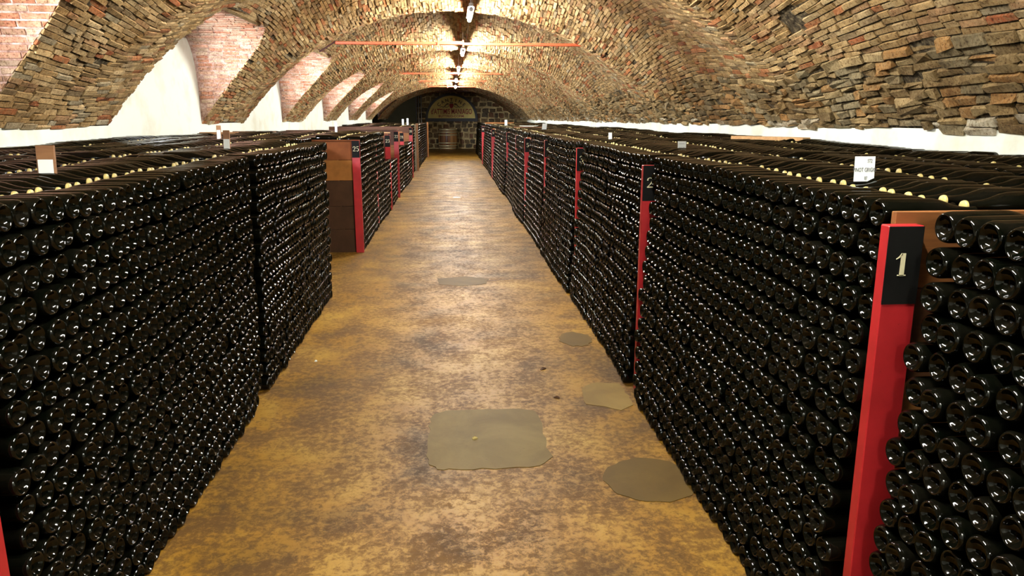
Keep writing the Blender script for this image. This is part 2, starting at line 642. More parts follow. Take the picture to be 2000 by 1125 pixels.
# courses around the vault
YB0 = 2.0
s = 0.0
th = -TH
first = True
while th < TH:
    # arc speed at this theta (mean)
    zz = ZS + RISE * (math.sqrt(RC * RC - (RC * math.sin(th)) ** 2) - (RC - RISE)) / RISE
    right_low = th > 0 and zz < 2.05
    left_low = th < 0 and zz < 1.78
    if right_low:
        h = random.uniform(0.05, 0.085)
    elif left_low:
        h = random.uniform(0.055, 0.075)
    else:
        h = 0.053
    speed = RC * 1.12
    mid = th + h / 2 / speed
    if mid > TH:
        break
    y = YB0 + random.uniform(0, 0.3)
    cs, ls = [], []
    while y < Y1 - 0.2:
        l = random.uniform(0.10, 0.34) if right_low else random.choice([0.245, 0.245, 0.25, 0.13]) * random.uniform(0.92, 1.06)
        cs.append(y + l / 2)
        ls.append(l - 0.012)
        y += l
    cs, ls = split_edges(np.array(cs), np.array(ls), lambda q: (lambda xx: zlun(xx, q) < zmain(xx, q) + 0.05)(np.full(len(q), RC * math.sin(mid))))
    wav = 0.004 * np.sin(cs * 1.7 + th * 9) + 0.003 * np.sin(cs * 4.1 + th * 23)
    tha = np.full(len(cs), mid) + wav
    P, du, dv, nn = surf_frame(fmain, tha, cs)
    nn = np.where(nn[:, 2:3] > 0, -nn, nn)
    ok = zlun(P[:, 0], P[:, 1]) < P[:, 2] + 0.08
    ok &= RNG.uniform(0, 1, len(cs)) > 0.008
    P, du, dv, nn, ls = P[ok], du[ok], dv[ok], nn[ok], ls[ok]
    # the stretch factor of the course height where bays rise
    wh = (P[:, 2] < ZS + 0.09) & (RNG.uniform(0, 1, len(P)) < 0.3)
    reg = np.full(len(P), h * 0.88) * np.clip(Rscale(P[:, 1]) / 1.75, 0.9, 1.12)
    if right_low:
        add_bricks(P, dv, du, nn, ls, reg, PALS, None, 1.5, (wh, np.array([0.62, 0.60, 0.50])), 'main', 0.009)
    else:
        add_bricks(P, dv, du, nn, ls, reg, PAL, PW, 1.0, (wh, np.array([0.60, 0.55, 0.42])))
    th += h / speed

# lunette bricks
tab_v = np.linspace(-math.pi / 2 + 1e-4, math.pi / 2 - 1e-4, 4000)
ty_ = LHALF * np.sign(np.sin(tab_v)) * np.abs(np.sin(tab_v)) ** (2 / LP)
tz_ = LR * np.abs(np.cos(tab_v)) ** (2 / LP)
arc = np.concatenate([[0], np.cumsum(np.hypot(np.diff(ty_), np.diff(tz_)))])
for yc in LUN:
    if yc < 2:
        continue
    a = 0.03
    while a < arc[-1] - 0.03:
        y = yc + np.interp(a, arc, ty_)
        z = ZS + np.interp(a, arc, tz_)
        y2 = yc + np.interp(a + 0.01, arc, ty_)
        z2 = ZS + np.interp(a + 0.01, arc, tz_)
        B = norm(np.array([0, y2 - y, z2 - z]))
        nn = np.cross(np.array([1.0, 0, 0]), B)
        cen = np.array([0, yc - y, ZS + 0.5 - z])
        if nn @ cen < 0:
            nn = -nn
        x = -W + random.uniform(0, 0.1)
        cs, ls = [], []
        while x < -1.3:
            l = 0.21 * random.uniform(0.75, 1.1)
            cs.append(x + l / 2)
            ls.append(l - 0.008)
            x += l
        cs, ls = split_edges(np.array(cs), np.array(ls), lambda q: zmain(q, np.full(len(q), y)) < z + 0.05)
        P = np.stack([cs, np.full(len(cs), y), np.full(len(cs), z)], -1)
        ok = zmain(P[:, 0], P[:, 1]) < z + 0.08
        n = int(ok.sum())
        add_bricks(P[ok], np.tile([1.0, 0, 0], (n, 1)), np.tile(B, (n, 1)), np.tile(nn, (n, 1)), ls[ok],
                   np.full(n, 0.047), PALR, [0.4, 0.2, 0.2, 0.2], 0.55, None, 'lunette')
        a += 0.056

# a hollow where bricks have fallen out of the right side of the vault, its ray taken from the viewpoint
_d = CF + CR * (1548 - 1000) / FPX + CU * (562.5 - 40) / FPX
_t = np.arange(1.0, 12.0, 0.01)
_q = np.array([0, 0, H]) + _d * _t[:, None]
_i = int(np.argmax(_q[:, 2] > zmain(_q[:, 0], _q[:, 1])))
HOLE = _q[_i]
bricks = [b for b in bricks if not (abs(b[0].mean(0)[1] - HOLE[1]) / 0.26 + np.hypot(*(b[0].mean(0)[[0, 2]] - HOLE[[0, 2]])) / 0.13 < 1)]
BF = [(4, 5, 6, 7), (0, 1, 5, 4), (1, 2, 6, 5), (2, 3, 7, 6), (3, 0, 4, 7)]
BV = np.array([b[0] for b in bricks])
BC = np.array([b[1] for b in bricks])
cen = BV.mean(1)
px, py, w = project(BV[:, 4:8].reshape(-1, 3))
px, py, w = px.reshape(-1, 4), py.reshape(-1, 4), w.reshape(-1, 4)
area = 0.5 * np.abs((px[:, 0] - px[:, 2]) * (py[:, 1] - py[:, 3]) - (px[:, 1] - px[:, 3]) * (py[:, 0] - py[:, 2]))
infr = (w.min(1) > 0.1) & (px.mean(1) > 0) & (px.mean(1) < 2000) & (py.mean(1) > 4) & (py.mean(1) < 1125)
fn = np.cross(BV[:, 5] - BV[:, 4], BV[:, 7] - BV[:, 4])
fn = np.where((np.sum(fn * (np.array([0, 0, 1.0]) - cen), 1) < 0)[:, None], -fn, fn)
score = np.where(infr, area, 0)
big = set(np.argsort(-score)[:298].tolist())


def col_mesh(name, V, C, mat):
    n = len(V)
    me = bpy.data.meshes.new(name)
    F = (np.arange(n)[:, None, None] * 8 + np.array(BF)[None]).reshape(-1, 4)
    me.from_pydata(V.reshape(-1, 3).tolist(), [], F.tolist())
    me.materials.append(mat)
    at = me.attributes.new('col', 'FLOAT_COLOR', 'POINT')
    cc = np.repeat(np.concatenate([C, np.ones((n, 1))], 1), 8, 0)
    at.data.foreach_set('color', cc.ravel().astype(np.float32))
    me.update()
    return me


rest = np.array([i for i in range(len(bricks)) if i not in big])
bw = link('brickwork', col_mesh('brickwork', BV[rest], BC[rest], M_BRICK), ceiling)
bw['kind'] = 'stuff'
for i in sorted(big):
    c = cen[i]
    o = link('brick', col_mesh('brick', (BV[i:i + 1] - c), BC[i:i + 1], M_BRICK), ceiling, loc=c)

def ceil_point(th_, y_, d=0.0):
    P, du, dv, nn = surf_frame(fmain, np.array([th_]), np.array([y_]))
    nn = np.where(nn[:, 2:3] > 0, -nn, nn)
    return P[0] + nn[0] * d, nn[0]


# --- walls and floor ------------------------------------------------------
fl = MB().box(-W - 2.5, W + 1.2, Y0, Y1, -0.2, 0).build('floor', M_FLOOR)
tag(fl, 'ochre brown stained concrete aisle floor with grey patches', kind='structure')
wl = MB().box(-W - 0.3, -W, Y0, 34.5, 0, 3.2).build('wall_left', M_WHITE)
tag(wl, 'whitewashed left wall rising into the brick lunettes', kind='structure')
wr = MB().box(W, W + 0.3, Y0, 37.2, 0, ZS + 0.02).build('wall_right', M_WHITE)
tag(wr, 'whitewashed strip of right wall below the vault', kind='structure')
wn = MB().box(-W - 0.3, W + 0.3, Y0 - 0.3, Y0, 0, 3.8).build('wall_near', M_WHITE)
tag(wn, 'whitewashed end wall behind the viewer', kind='structure')
wr2 = MB().box(W, W + 0.3, 37.2, Y1, 0, ZS + 0.02).build('wall_right_end', M_WALLMORTAR)
tag(wr2, 'bare stone end of the right wall', kind='structure')
# dark painted partition at the far left
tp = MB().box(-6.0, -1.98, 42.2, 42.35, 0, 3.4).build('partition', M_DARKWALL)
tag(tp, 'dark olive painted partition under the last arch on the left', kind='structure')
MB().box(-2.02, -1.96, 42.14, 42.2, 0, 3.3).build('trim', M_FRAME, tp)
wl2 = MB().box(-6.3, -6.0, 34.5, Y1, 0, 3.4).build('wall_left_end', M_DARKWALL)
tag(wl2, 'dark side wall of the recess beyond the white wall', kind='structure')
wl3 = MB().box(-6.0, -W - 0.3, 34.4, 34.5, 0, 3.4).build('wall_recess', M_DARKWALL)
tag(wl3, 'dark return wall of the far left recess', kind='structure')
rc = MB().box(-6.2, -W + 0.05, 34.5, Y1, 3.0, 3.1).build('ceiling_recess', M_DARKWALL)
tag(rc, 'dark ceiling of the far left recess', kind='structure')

# back wall with picked out stones
wb = MB().box(-6.2, W + 1.2, Y1, Y1 + 0.3, 0, 4.0).build('wall_back', M_WALLMORTAR)
tag(wb, 'end wall of dark rubble stones in wide yellow mortar', kind='structure')
rows = 11
zz = 0.02
stones = []
for r in range(rows):
    h = random.uniform(0.24, 0.33)
    x = -2.1 + random.uniform(-0.25, 0)
    while x < 4.3:
        l = random.uniform(0.22, 0.48)
        stones.append((x, x + l, zz, zz + h))
        x += l
    zz += h
stones = stones[:298]
SC = np.array([[0.07, 0.055, 0.035], [0.10, 0.075, 0.04], [0.13, 0.09, 0.045], [0.05, 0.045, 0.035], [0.17, 0.12, 0.06], [0.12, 0.06, 0.035]])
for (x0, x1, z0, z1) in stones:
    cx, cz = (x0 + x1) / 2, (z0 + z1) / 2 + random.uniform(-0.045, 0.045)
    g = random.uniform(-0.004, 0.022)
    hx, hz = (x1 - x0) / 2 - g, (z1 - z0) / 2 - g
    k = 8
    ring0, ring1 = [], []
    for a in range(k):
        an = 2 * math.pi * a / k + random.uniform(-0.12, 0.12)
        ca, sa = math.cos(an), math.sin(an)
        q = 1 / max(abs(ca), abs(sa)) * random.uniform(0.74, 1.02)
        p = (cx + ca * q * hx, cz + sa * q * hz)
        ring0.append((p[0] - cx, 0.005, p[1] - cz))
        ring1.append(((p[0] - cx) * 0.9, -random.uniform(0.02, 0.05), (p[1] - cz) * 0.9))
    me = bpy.data.meshes.new('stone')
    vs = ring0 + ring1
    fs = [(a, (a + 1) % k, k + (a + 1) % k, k + a) for a in range(k)] + [tuple(range(k, 2 * k))]
    me.from_pydata(vs, [], fs)
    me.materials.append(M_STONE)
    at = me.attributes.new('col', 'FLOAT_COLOR', 'POINT')
    c = SC[random.randrange(len(SC))] * random.uniform(1.2, 2.0)
    at.data.foreach_set('color', np.tile([*c, 1], len(vs)).astype(np.float32))
    me.update()
    link('stone', me, wb, loc=(cx, Y1, cz))

# windows in the lunettes : daylight through small panes high in the left wall
n = 1
for yc in LUN:
    if yc < 3 or yc > 33:
        continue
    y0, y1, z0, z1 = yc - 1.0, yc - 0.1, 2.42, 2.80
    fr = MB()
    fr.box(-W, -W + 0.03, y0 - 0.05, y1 + 0.05, z0 - 0.05, z0).box(-W, -W + 0.03, y0 - 0.05, y1 + 0.05, z1, z1 + 0.05)
    fr.box(-W, -W + 0.03, y0 - 0.05, y0, z0, z1).box(-W, -W + 0.03, y1, y1 + 0.05, z0, z1)
    f = fr.build('window_%d' % n, M_GREYWOOD)
    tag(f, 'small daylight window high in a left lunette', kind='structure')
    MB().box(-W, -W + 0.012, y0, y1, z0, z1).build('pane', M_WINDOW, f)
    ld = bpy.data.lights.new('window_daylight', 'AREA')
    ld.shape = 'RECTANGLE'
    ld.size, ld.size_y = 0.35, 0.3
    ld.energy = WINDOW_POWER
    ld.color = (0.86, 0.88, 1.0)
    ld.spread = math.radians(50)
    lo = bpy.data.objects.new('window_daylight', ld)
    COL.objects.link(lo)
    lo.location = (-W + 0.22, yc - 0.85, 2.62)
    lo.rotation_euler = (Vector((-2.62, yc + 1.40, 2.38)) - lo.location).to_track_quat('-Z', 'Y').to_euler()
    n += 1

# floor patches
def patch(pts, mat, h=0.003, jit=0.012, name='cement_patch'):
    out = []
    n = len(pts)
    for i in range(n):
        a, b = Vector(pts[i]), Vector(pts[(i + 1) % n])
        k = max(2, int((b - a).length / 0.05))
        for q in range(k):
            p = a.lerp(b, q / k)
            out.append((p.x + random.gauss(0, jit * .5), p.y + random.gauss(0, jit * .5)))
    m = len(out)
    vs = [(x, y, 0) for x, y in out] + [(x, y, h) for x, y in out]
    fs = [tuple(range(m, 2 * m))] + [(i, (i + 1) % m, m + (i + 1) % m, m + i) for i in range(m)]
    mb = MB().add(vs, fs)
    return mb.build(name, mat, fl)


def rounded(x0, x1, y0, y1, r):
    pts = []
    for cx, cy, a0 in ((x1 - r, y1 - r, 0), (x0 + r, y1 - r, 90), (x0 + r, y0 + r, 180), (x1 - r, y0 + r, 270)):
        for a in range(0, 91, 30):
            t = math.radians(a0 + a)
            pts.append((cx + r * math.cos(t), cy + r * math.sin(t)))
    return pts


o = patch(rounded(-0.165, 0.475, 3.46, 4.24, 0.12), M_PATCH)
o['label'] = 'grey rectangular cement patch with rounded corners'
o = patch([(0.93 + 0.225 * math.cos(t), 3.29 + 0.23 * math.sin(t)) for t in np.linspace(0, 2 * math.pi, 16)[:-1]], M_PATCH2)
o['label'] = 'olive oval patch beside the right stack'
o = patch([(0.78, 4.28), (0.80, 4.55), (0.92, 4.66), (1.07, 4.62), (1.08, 4.25), (0.98, 4.17)], M_PATCH3)
o['label'] = 'pale irregular patch beside the right stack'
o = patch([(0.94 + 0.13 * math.cos(t), 5.66 + 0.2 * math.sin(t)) for t in np.linspace(0, 2 * math.pi, 14)[:-1]], M_PATCH2)
o['label'] = 'small olive oval patch further down the aisle'
o = patch([(-0.18, 7.75), (-0.2, 8.05), (0.1, 8.15), (0.36, 8.0), (0.32, 7.75), (0.05, 7.65)], M_PATCH2, 0.002)
# a crack running across the aisle
pts = []
for i in range(30):
    t = i / 29
    pts.append((-0.05 + 1.15 * t, 7.78 + 0.35 * t + random.gauss(0, 0.02)))
mb = MB()
for a, b in zip(pts[:-1], pts[1:]):
    wd = random.uniform(0.006, 0.016)
    mb.add([(a[0], a[1] - wd, .001), (b[0], b[1] - wd, .001), (b[0], b[1] + wd, .0015), (a[0], a[1] + wd, .0015)], [(0, 1, 2, 3)])
mb.build('crack', M_WOODDARK, fl)

# ---------------------------------------------------------------- ceiling lamps
LAMPS = [(0.235, -4.2 + 0.8, 3.17), (0.235, 1.6, 3.24), (0.235, 6.8, 3.24), (0.285, 12.0, 3.24), (0.235, 17.2, 3.11), (0.18, 22.4, 3.07), (0.13, 27.6, 3.0), (0.12, 32.8, 2.98)]
LNAME = ['glowing tube lamp under the vault behind the viewer', 'glowing tube lamp under the vault right above the viewer', 'glowing tube lamp above the top of the frame, out of sight',
         'nearest visible tube lamp, largest glow, above the first tie rod', 'second glowing lamp along the vault, just below the first red tie rod',
         'third glowing lamp along the vault, above the second tie rod', 'fourth glowing lamp along the vault, close above the third tie rod',
         'farthest small glowing lamp before the end wall']
for i, (x, y, zl) in enumerate(LAMPS):
    t = empty('ceiling_lamp', (x, y, zl))
    tag(t, LNAME[i], 'lamp', 'ceiling lamps in a row')
    for yo in (-0.45, 0.45):
        zc = float(zmain(np.array(x), np.array(y + yo)))
        MB().tube([(0, yo, 0.07), (0, yo, zc - zl + 0.01)], 0.007, 6).build('hanger', M_PVC, t, True)
    MB().box(-0.032, 0.032, -0.64, 0.64, 0.040, 0.085, 0.006).build('housing', M_PVC, t)
    MB().add([(sx_, yy_, zz_ + dz_) for yy_ in (-0.64, 0.64) for dz_ in (0, 0.004) for sx_, zz_ in ((-0.045, 0.030), (0, 0.046), (0.045, 0.030))],
             [(0, 1, 7, 6), (1, 2, 8, 7), (3, 9, 10, 4), (4, 10, 11, 5), (0, 6, 9, 3), (2, 5, 11, 8), (0, 3, 4, 1), (1, 4, 5, 2), (6, 7, 10, 9), (7, 8, 11, 10)]).build('reflector', M_PVC, t)
    for yo in (-0.625, 0.625):
        MB().tube([(0, yo - 0.02, 0.0), (0, yo + 0.02, 0.0)], 0.034, 12).build('end_socket', M_PVC, t, True)
    MB().tube([(0, -0.605, 0), (0, 0.605, 0)], 0.029, 12).build('tube', M_LAMP, t, True)
# cable slung from lamp to lamp
for i in range(len(LAMPS) - 1):
    a = Vector(LAMPS[i]) + Vector((0, 0.64, 0.06))
    b = Vector(LAMPS[i + 1]) + Vector((0, -0.64, 0.06))
    pts = []
    for k in range(17):
        t = k / 16
        p = a.lerp(b, t)
        p.z -= 0.16 * 4 * t * (1 - t)
        pts.append(p)
    o = MB().tube(pts, 0.004, 5).build('lamp_cable', M_CABLE, None, True)
    tag(o, 'thin grey cable slung between ceiling lamps, ' + ['stretch furthest behind the viewer', 'stretch above the viewer', 'stretch ending at the nearest visible lamp', 'stretch between first and second visible lamps', 'stretch between second and third visible lamps', 'stretch between third and fourth visible lamps', 'last stretch before the end wall'][i], 'cable', 'cables between the lamps')

# ---------------------------------------------------------------- tie rods
rod_spec = [(12.6, -1.84, 2.33, 2.90, 2.84, M_ROD, 'nearest and longest orange red tie rod with box coupling'),
            (22.8, -2.75, 3.00, 2.98, 2.98, M_ROD, 'second orange red tie rod down the vault'),
            (28.0, -2.30, 2.40, 3.02, 3.00, M_ROD, 'third orange red tie rod down the vault'),
            (33.2, -2.25, 2.25, 3.03, 3.01, M_ROD, 'fourth orange red tie rod, just before the end arch'),
            (38.6, -1.95, 2.75, 3.02, 3.02, M_DARKROD, 'dark iron tie rod across the end arch')]
for (y, x0, x1, z0, z1, mt, lab) in rod_spec:
    t = empty('tie_rod', (0, y, 0))
    tag(t, lab, 'rod', 'iron tie rods across the vault')
    xc0, xc1 = -0.22, 0.18
    sl = (z1 - z0) / (x1 - x0)
    zc = z0 + sl * (xc0 - x0)
    MB().box(x0, xc0 - 0.0, -0.028, 0.028, zc - 0.021, zc + 0.021, 0.006).build('bar', mt, t)
    zc2 = z0 + sl * (xc1 - x0)
    MB().box(xc1, x1, -0.028, 0.028, zc2 - 0.021, zc2 + 0.021, 0.006).build('bar', mt, t)
    MB().box(xc0, xc1, -0.045, 0.045, zc - 0.018, zc + 0.036, 0.006).build('coupling', mt, t)
    for xx in (xc0, xc1):
        MB().box(xx - 0.014, xx + 0.014, -0.055, 0.055, zc - 0.055, zc + 0.055, 0.004).build('collar', mt, t)
    # the forked end sloping into the vault
    for sgn, xe, ze in ((-1, x0, z0), (1, x1, z1)):
        zt = ze - 0.16
        MB().tube([(xe, 0, ze), (xe + sgn * 0.26, 0, zt)], 0.012, 6).build('anchor', M_DARKROD, t)

# ---------------------------------------------------------------- dividers of the stacks
DIG = {
    '0': [[(.5, 1, .05), (.22, .9, .14), (.12, .5, .2), (.22, .1, .14), (.5, 0, .05), (.78, .1, .14), (.88, .5, .2), (.78, .9, .14), (.5, 1, .05)]],
    '1': [[(.08, .74, .03), (.3, .84, .09), (.46, .98, .12)], [(.54, 1, .3), (.54, .0, .3)], [(.26, .03, .06), (.82, .03, .06)]],
    '2': [[(.1, .72, .2), (.16, .9, .14), (.42, 1, .06), (.72, .93, .16), (.82, .74, .24), (.7, .52, .18), (.42, .3, .08), (.1, .1, .06)], [(.06, .08, .16), (.9, .08, .16)]],
    '3': [[(.12, .8, .16), (.42, 1, .06), (.76, .85, .2), (.72, .62, .14), (.4, .53, .05), (.76, .44, .14), (.84, .22, .22), (.5, 0, .06), (.12, .16, .16)]],
    '4': [[(.68, 1, .2), (.68, 0, .2)], [(.66, .98, .05), (.08, .3, .06)], [(.05, .28, .1), (.95, .28, .1)]],
    '5': [[(.16, .95, .14), (.84, .95, .14)], [(.2, .98, .08), (.18, .54, .08)], [(.18, .54, .05), (.5, .62, .08), (.82, .45, .2), (.82, .2, .2), (.46, 0, .08), (.12, .14, .16)]],
    '6': [[(.8, .9, .1), (.46, 1, .06), (.2, .7, .18), (.16, .35, .2), (.3, .05, .1), (.55, 0, .06), (.82, .15, .16), (.82, .4, .16), (.5, .58, .06), (.22, .42, .1)]],
    '7': [[(.08, .93, .14), (.9, .93, .14)], [(.86, .9, .08), (.5, .45, .16), (.42, 0, .2)]],
    '8': [[(.5, 1, .06), (.22, .85, .14), (.25, .65, .14), (.5, .53, .1), (.8, .4, .16), (.84, .18, .18), (.5, 0, .06), (.16, .18, .18), (.2, .4, .16), (.5, .53, .1), (.75, .65, .14), (.78, .85, .14), (.5, 1, .06)]],
    '9': [[(.2, .1, .1), (.54, 0, .06), (.8, .3, .18), (.84, .65, .2), (.7, .95, .1), (.45, 1, .06), (.18, .85, .16), (.18, .6, .16), (.5, .42, .06), (.78, .58, .1)]],
}


def digit_mesh(num, wd, ht, mat, dy):
    """flat strokes in the XZ plane facing -Y, centred on 0"""
    mb = MB()
    n = len(num)
    adv = wd * 1.12
    x0 = -(adv * n - wd * .12) / 2
    for i, ch in enumerate(num):
        for st in DIG[ch]:
            P = [(x0 + i * adv + a * wd, b * ht - ht / 2) for a, b, _ in st]
            Wd = [c * wd for *_, c in st]
            L_, R_ = [], []
            for k in range(len(P)):
                a = P[max(k - 1, 0)]
                b = P[min(k + 1, len(P) - 1)]
                dx, dz = b[0] - a[0], b[1] - a[1]
                d = math.hypot(dx, dz) or 1
                if abs(dx) < abs(dz) and len(P) == 2 or len(P) > 2:
                    nx, nz = -dz / d, dx / d
                else:
                    nx, nz = -dz / d, dx / d
                L_.append((P[k][0] + nx * Wd[k] / 2, P[k][1] + nz * Wd[k] / 2))
                R_.append((P[k][0] - nx * Wd[k] / 2, P[k][1] - nz * Wd[k] / 2))
            for k in range(len(P) - 1):
                q = [L_[k], R_[k], R_[k + 1], L_[k + 1]]
                vs = [(x, dy, z) for x, z in q] + [(x, 0, z) for x, z in q]
                mb.add(vs, [(0, 1, 2, 3), (0, 4, 5, 1), (1, 5, 6, 2), (2, 6, 7, 3), (3, 7, 4, 0)])
    return mb


def divider(side, y, num, label, top=1.44, xp=1.13, pw=0.10, black=0.215, rail=None, plank_top=None, depth=2.4, red=True, grp=None, plank_z0=0.0):
    """a board partition running from the aisle to the wall with a painted post at its aisle end"""
    t = empty('stack_divider', (side * xp, y, 0))
    tag(t, label, 'divider', grp or ('numbered red dividers of the right stacks' if side > 0 else 'numbered red dividers of the left stacks'))
    s_ = side
    xa, xb = (0, pw) if s_ > 0 else (-pw, 0)
    MB().box(xa, xb, -0.04, 0.0, 0, top, 0.003).build('post', M_RED, t)
    if num:
        MB().box(xa + .0015, xb - .0015, -0.0425, -0.0398, top - black, top - .002).build('number_plate', M_BLACK, t)
        dw = 0.042 if len(num) == 1 else 0.037
        dh = 0.062
        d = digit_mesh(num, dw, dh, M_CREAM, -0.0015).build('number', M_CREAM, t)
        d.location = ((xa + xb) / 2 - 0.004 * s_, -0.0425, top - 0.105)
    pt = plank_top or top + 0.035
    z = plank_z0
    hs = []
    while z < pt - 0.02:
        h = min(random.choice([0.24, 0.27, 0.3]), pt - z)
        if pt - (z + h) < 0.08:
            h = pt - z
        hs.append((z, z + h - 0.003))
        z += h
    if num == '25':
        hs = [(0, 0.30), (0.304, 0.60), (0.604, 0.93), (0.934, 1.19), (1.194, pt)]
    for pi_, (a, b) in enumerate(hs):
        x0_, x1_ = sorted((s_ * 0.04, s_ * depth))
        MB().box(x0_, x1_, 0.0, 0.022, a, b, 0.002).build('plank', M_PLANK25[max(0, pi_ - 2)] if num == '25' else (M_WOODORANGE if (num == '1' and s_ > 0) else M_WOOD), t)
    if rail:
        x0_, x1_ = sorted((s_ * 0.0, s_ * (rail[1])))
        MB().box(x0_, x1_, -0.03, 0.03, pt, pt + (0.012 if num == '25' else 0.02), 0.003).build('top_rail', rail[0], t)
    return t


RDIV = [(1.93, '1'), (4.53, '2'), (7.18, '3'), (9.70, '4'), (12.1, '5'), (14.3, '6'), (16.9, '7'), (19.4, '8'), (21.9, '9'), (25.2, '10'), (28.9, '11')]
rl = {'1': 'nearest red post numbered 1 with orange plank partition, right', '2': 'red post with black plate numbered 2 in the right stack'}
for y, nme in RDIV:
    lab = rl.get(nme, 'red and black divider post, %s from the viewer in the right stack' % ['', '', '', 'third', 'fourth', 'fifth', 'sixth', 'seventh', 'eighth', 'ninth', 'tenth', 'eleventh'][int(nme)])
    divider(1, y, nme, lab, top=1.44 if y < 12 else 1.40, plank_top=None if y < 3 else 1.42, xp={'1': 1.15, '2': 1.14, '3': 1.165, '4': 1.16, '5': 1.13, '6': 1.165, '7': 1.175, '8': 1.25, '9': 1.09, '10': 1.25, '11': 1.07}[nme])
LDIV = [(1.86, '27', 1.44, 1.19), (4.60, '', 1.36, 1.34), (9.80, '25', 1.44, 1.19), (12.2, '24', 1.40, 1.22), (14.5, '23', 1.40, 1.19), (16.7, '22', 1.43, 1.19), (19.4, '21', 1.35, 1.25), (22.4, '20', 1.44, 1.19)]
ll = {'27': 'wooden divider with red edge cut by the bottom left corner', '': 'dark recessed divider seen as a black gap in the near left stack',
      '25': 'red post numbered 25 with wide brown plank face, left', '23': 'divider with dull gold number standing behind the first low stack, left', '22': 'divider with bright white number 22 behind the low stack, left',
      '20': 'bright red post numbered 20 beside a grey board, far left', '24': 'recessed divider hidden between the full left stacks', '21': 'recessed divider between the low left stacks'}
for y, nme, tp_, xp in LDIV:
    rail = {'25': (M_PLANK25[2], 2.3), '23': (M_WOODPALE, 0.6), '22': (M_WOODPALE, 0.9)}.get(nme)
    divider(-1, y, nme, ll[nme], top=tp_, xp=xp, rail=rail, depth=W - xp - 0.02, plank_top=1.435 if nme == '25' else None)
# grey board end of the far left stack and the brown end board beyond it
g = empty('end_board', (-1.19, 25.3, 0))
tag(g, 'tall grey board closing the far left full stack', 'board')
MB().box(-0.5, 0.02, -0.02, 0.02, 0, 1.5, 0.004).build('panel', M_GREYWOOD, g)
MB().box(-0.04, 0.03, -0.03, 0.03, 0, 1.54, 0.004).build('edge_strip', M_WOODPALE, g)
g = empty('end_board', (-1.17, 34.2, 0))
tag(g, 'brown wooden end board of the last left stack before the stone wall', 'board')
MB().box(-2.2, 0.04, -0.02, 0.02, 0, 1.5, 0.004).build('panel', M_WOODDARK, g)
MB().box(0.0, 0.06, -0.05, 0.03, 0, 1.52, 0.004).build('edge_strip', M_WOOD, g)

# ---------------------------------------------------------------- bottles
def bottle_mesh(name, seg, detail, caps=True):
    if detail == 2:
        body = [(0.0005, .0240), (.007, .0234), (.014, .0213), (.020, .0177), (.0250, .0125), (.0285, .0070), (.0305, .0030), (.0320, .0008), (.0335, 0), (.0355, .0010), (.0385, .006), (.0405, .013), (.041, .022),
                (.041, .150), (.0400, .168), (.036, .188), (.029, .208), (.0225, .228), (.0180, .250), (.0160, .27), (.0155, .288), (.0172, .2905), (.0172, .2955)]
    elif detail == 1:
        body = [(0.0005, .024), (.014, .0213), (.024, .0135), (.0315, .0010), (.0345, .0), (.0395, .008), (.041, .022), (.041, .152), (.036, .188), (.0225, .228), (.016, .265), (.0155, .295)]
    else:
        body = [(0.0005, .024), (.020, .0177), (.0315, .0012), (.0345, .0), (.041, .014), (.041, .155), (.0225, .228), (.016, .295)]
    cap = [(.0176, .2945), (.0180, .2985), (.0165, .3035), (.0004, .304)]
    mb = MB().lathe(body, seg, close=False)
    nf = len(mb.f)
    if caps:
        mb.lathe(cap, seg, close=False)
    me = mb.mesh(name, M_GLASS, True)
    me.materials.append(M_CAP)
    if caps:
        me.polygons.foreach_set('material_index', [0 if i < nf else 1 for i in range(len(mb.f))])
    me.update()
    return me


ME_HI = bottle_mesh('wine_bottle', 28, 2, False)
ME_CAP = MB().lathe([(.0176, .2945), (.0180, .2985), (.0165, .3035), (.0004, .304)], 20, close=False).mesh('crown_cap', M_CAP, True)
T_HI = bpy.data.objects.new('bottle_near', bottle_mesh('bottle_near', 24, 2))
T_MID = bpy.data.objects.new('bottle_mid', bottle_mesh('bottle_mid', 14, 1))
T_FAR = bpy.data.objects.new('bottle_far', bottle_mesh('bottle_far', 9, 0))

PITCHY, ROWH, NROW = 0.0845, 0.0882, 17
PAIR = 0.583
# bays : side, y0, y1, rows (number of rows), face offset
bays = []
yy = [-0.6] + [d[0] for d in RDIV] + [33.0, 38.5]
for a, b in zip(yy[:-1], yy[1:]):
    bays.append((1, a + 0.045, b - 0.085, NROW, 0.025 if b < 3 else 0.0 if b < 13 else random.uniform(-0.02, 0.03)))
NICHE = len(bays)
bays += [(-1, 7.35, 9.72, NROW, 0.0), (-1, -0.6, 1.78, NROW, 0), (-1, 1.93, 4.5, NROW, 0.0), (-1, 4.64, 7.3, NROW, 0.0), (-1, 9.87, 12.1, NROW, 0.0), (-1, 12.27, 13.3, NROW, 0.01),
         (-1, 13.3, 14.4, 11, 0.0), (-1, 14.57, 16.6, 10, 0.02), (-1, 16.77, 17.5, 10, 0.04), (-1, 17.5, 19.3, 12, 0.02), (-1, 19.47, 22.3, 12, 0.0), (-1, 22.5, 25.2, NROW, 0.08),
         (-1, 25.4, 29.7, NROW, 0.0), (-1, 29.8, 34.1, NROW, 0.0)]

rec = []  # (x, y, z, dirx, kind(A/B), row_from_top, side, bay, col)


def face_x(side, y, z, off):
    if side > 0:
        return 1.10 + 0.10 * (z / 1.46) ** 1.3 + off + 0.012 * math.sin(y * 1.3)
    return 1.205 - 0.015 * (z / 1.46) + off + 0.010 * math.sin(y * 1.1 + 1)


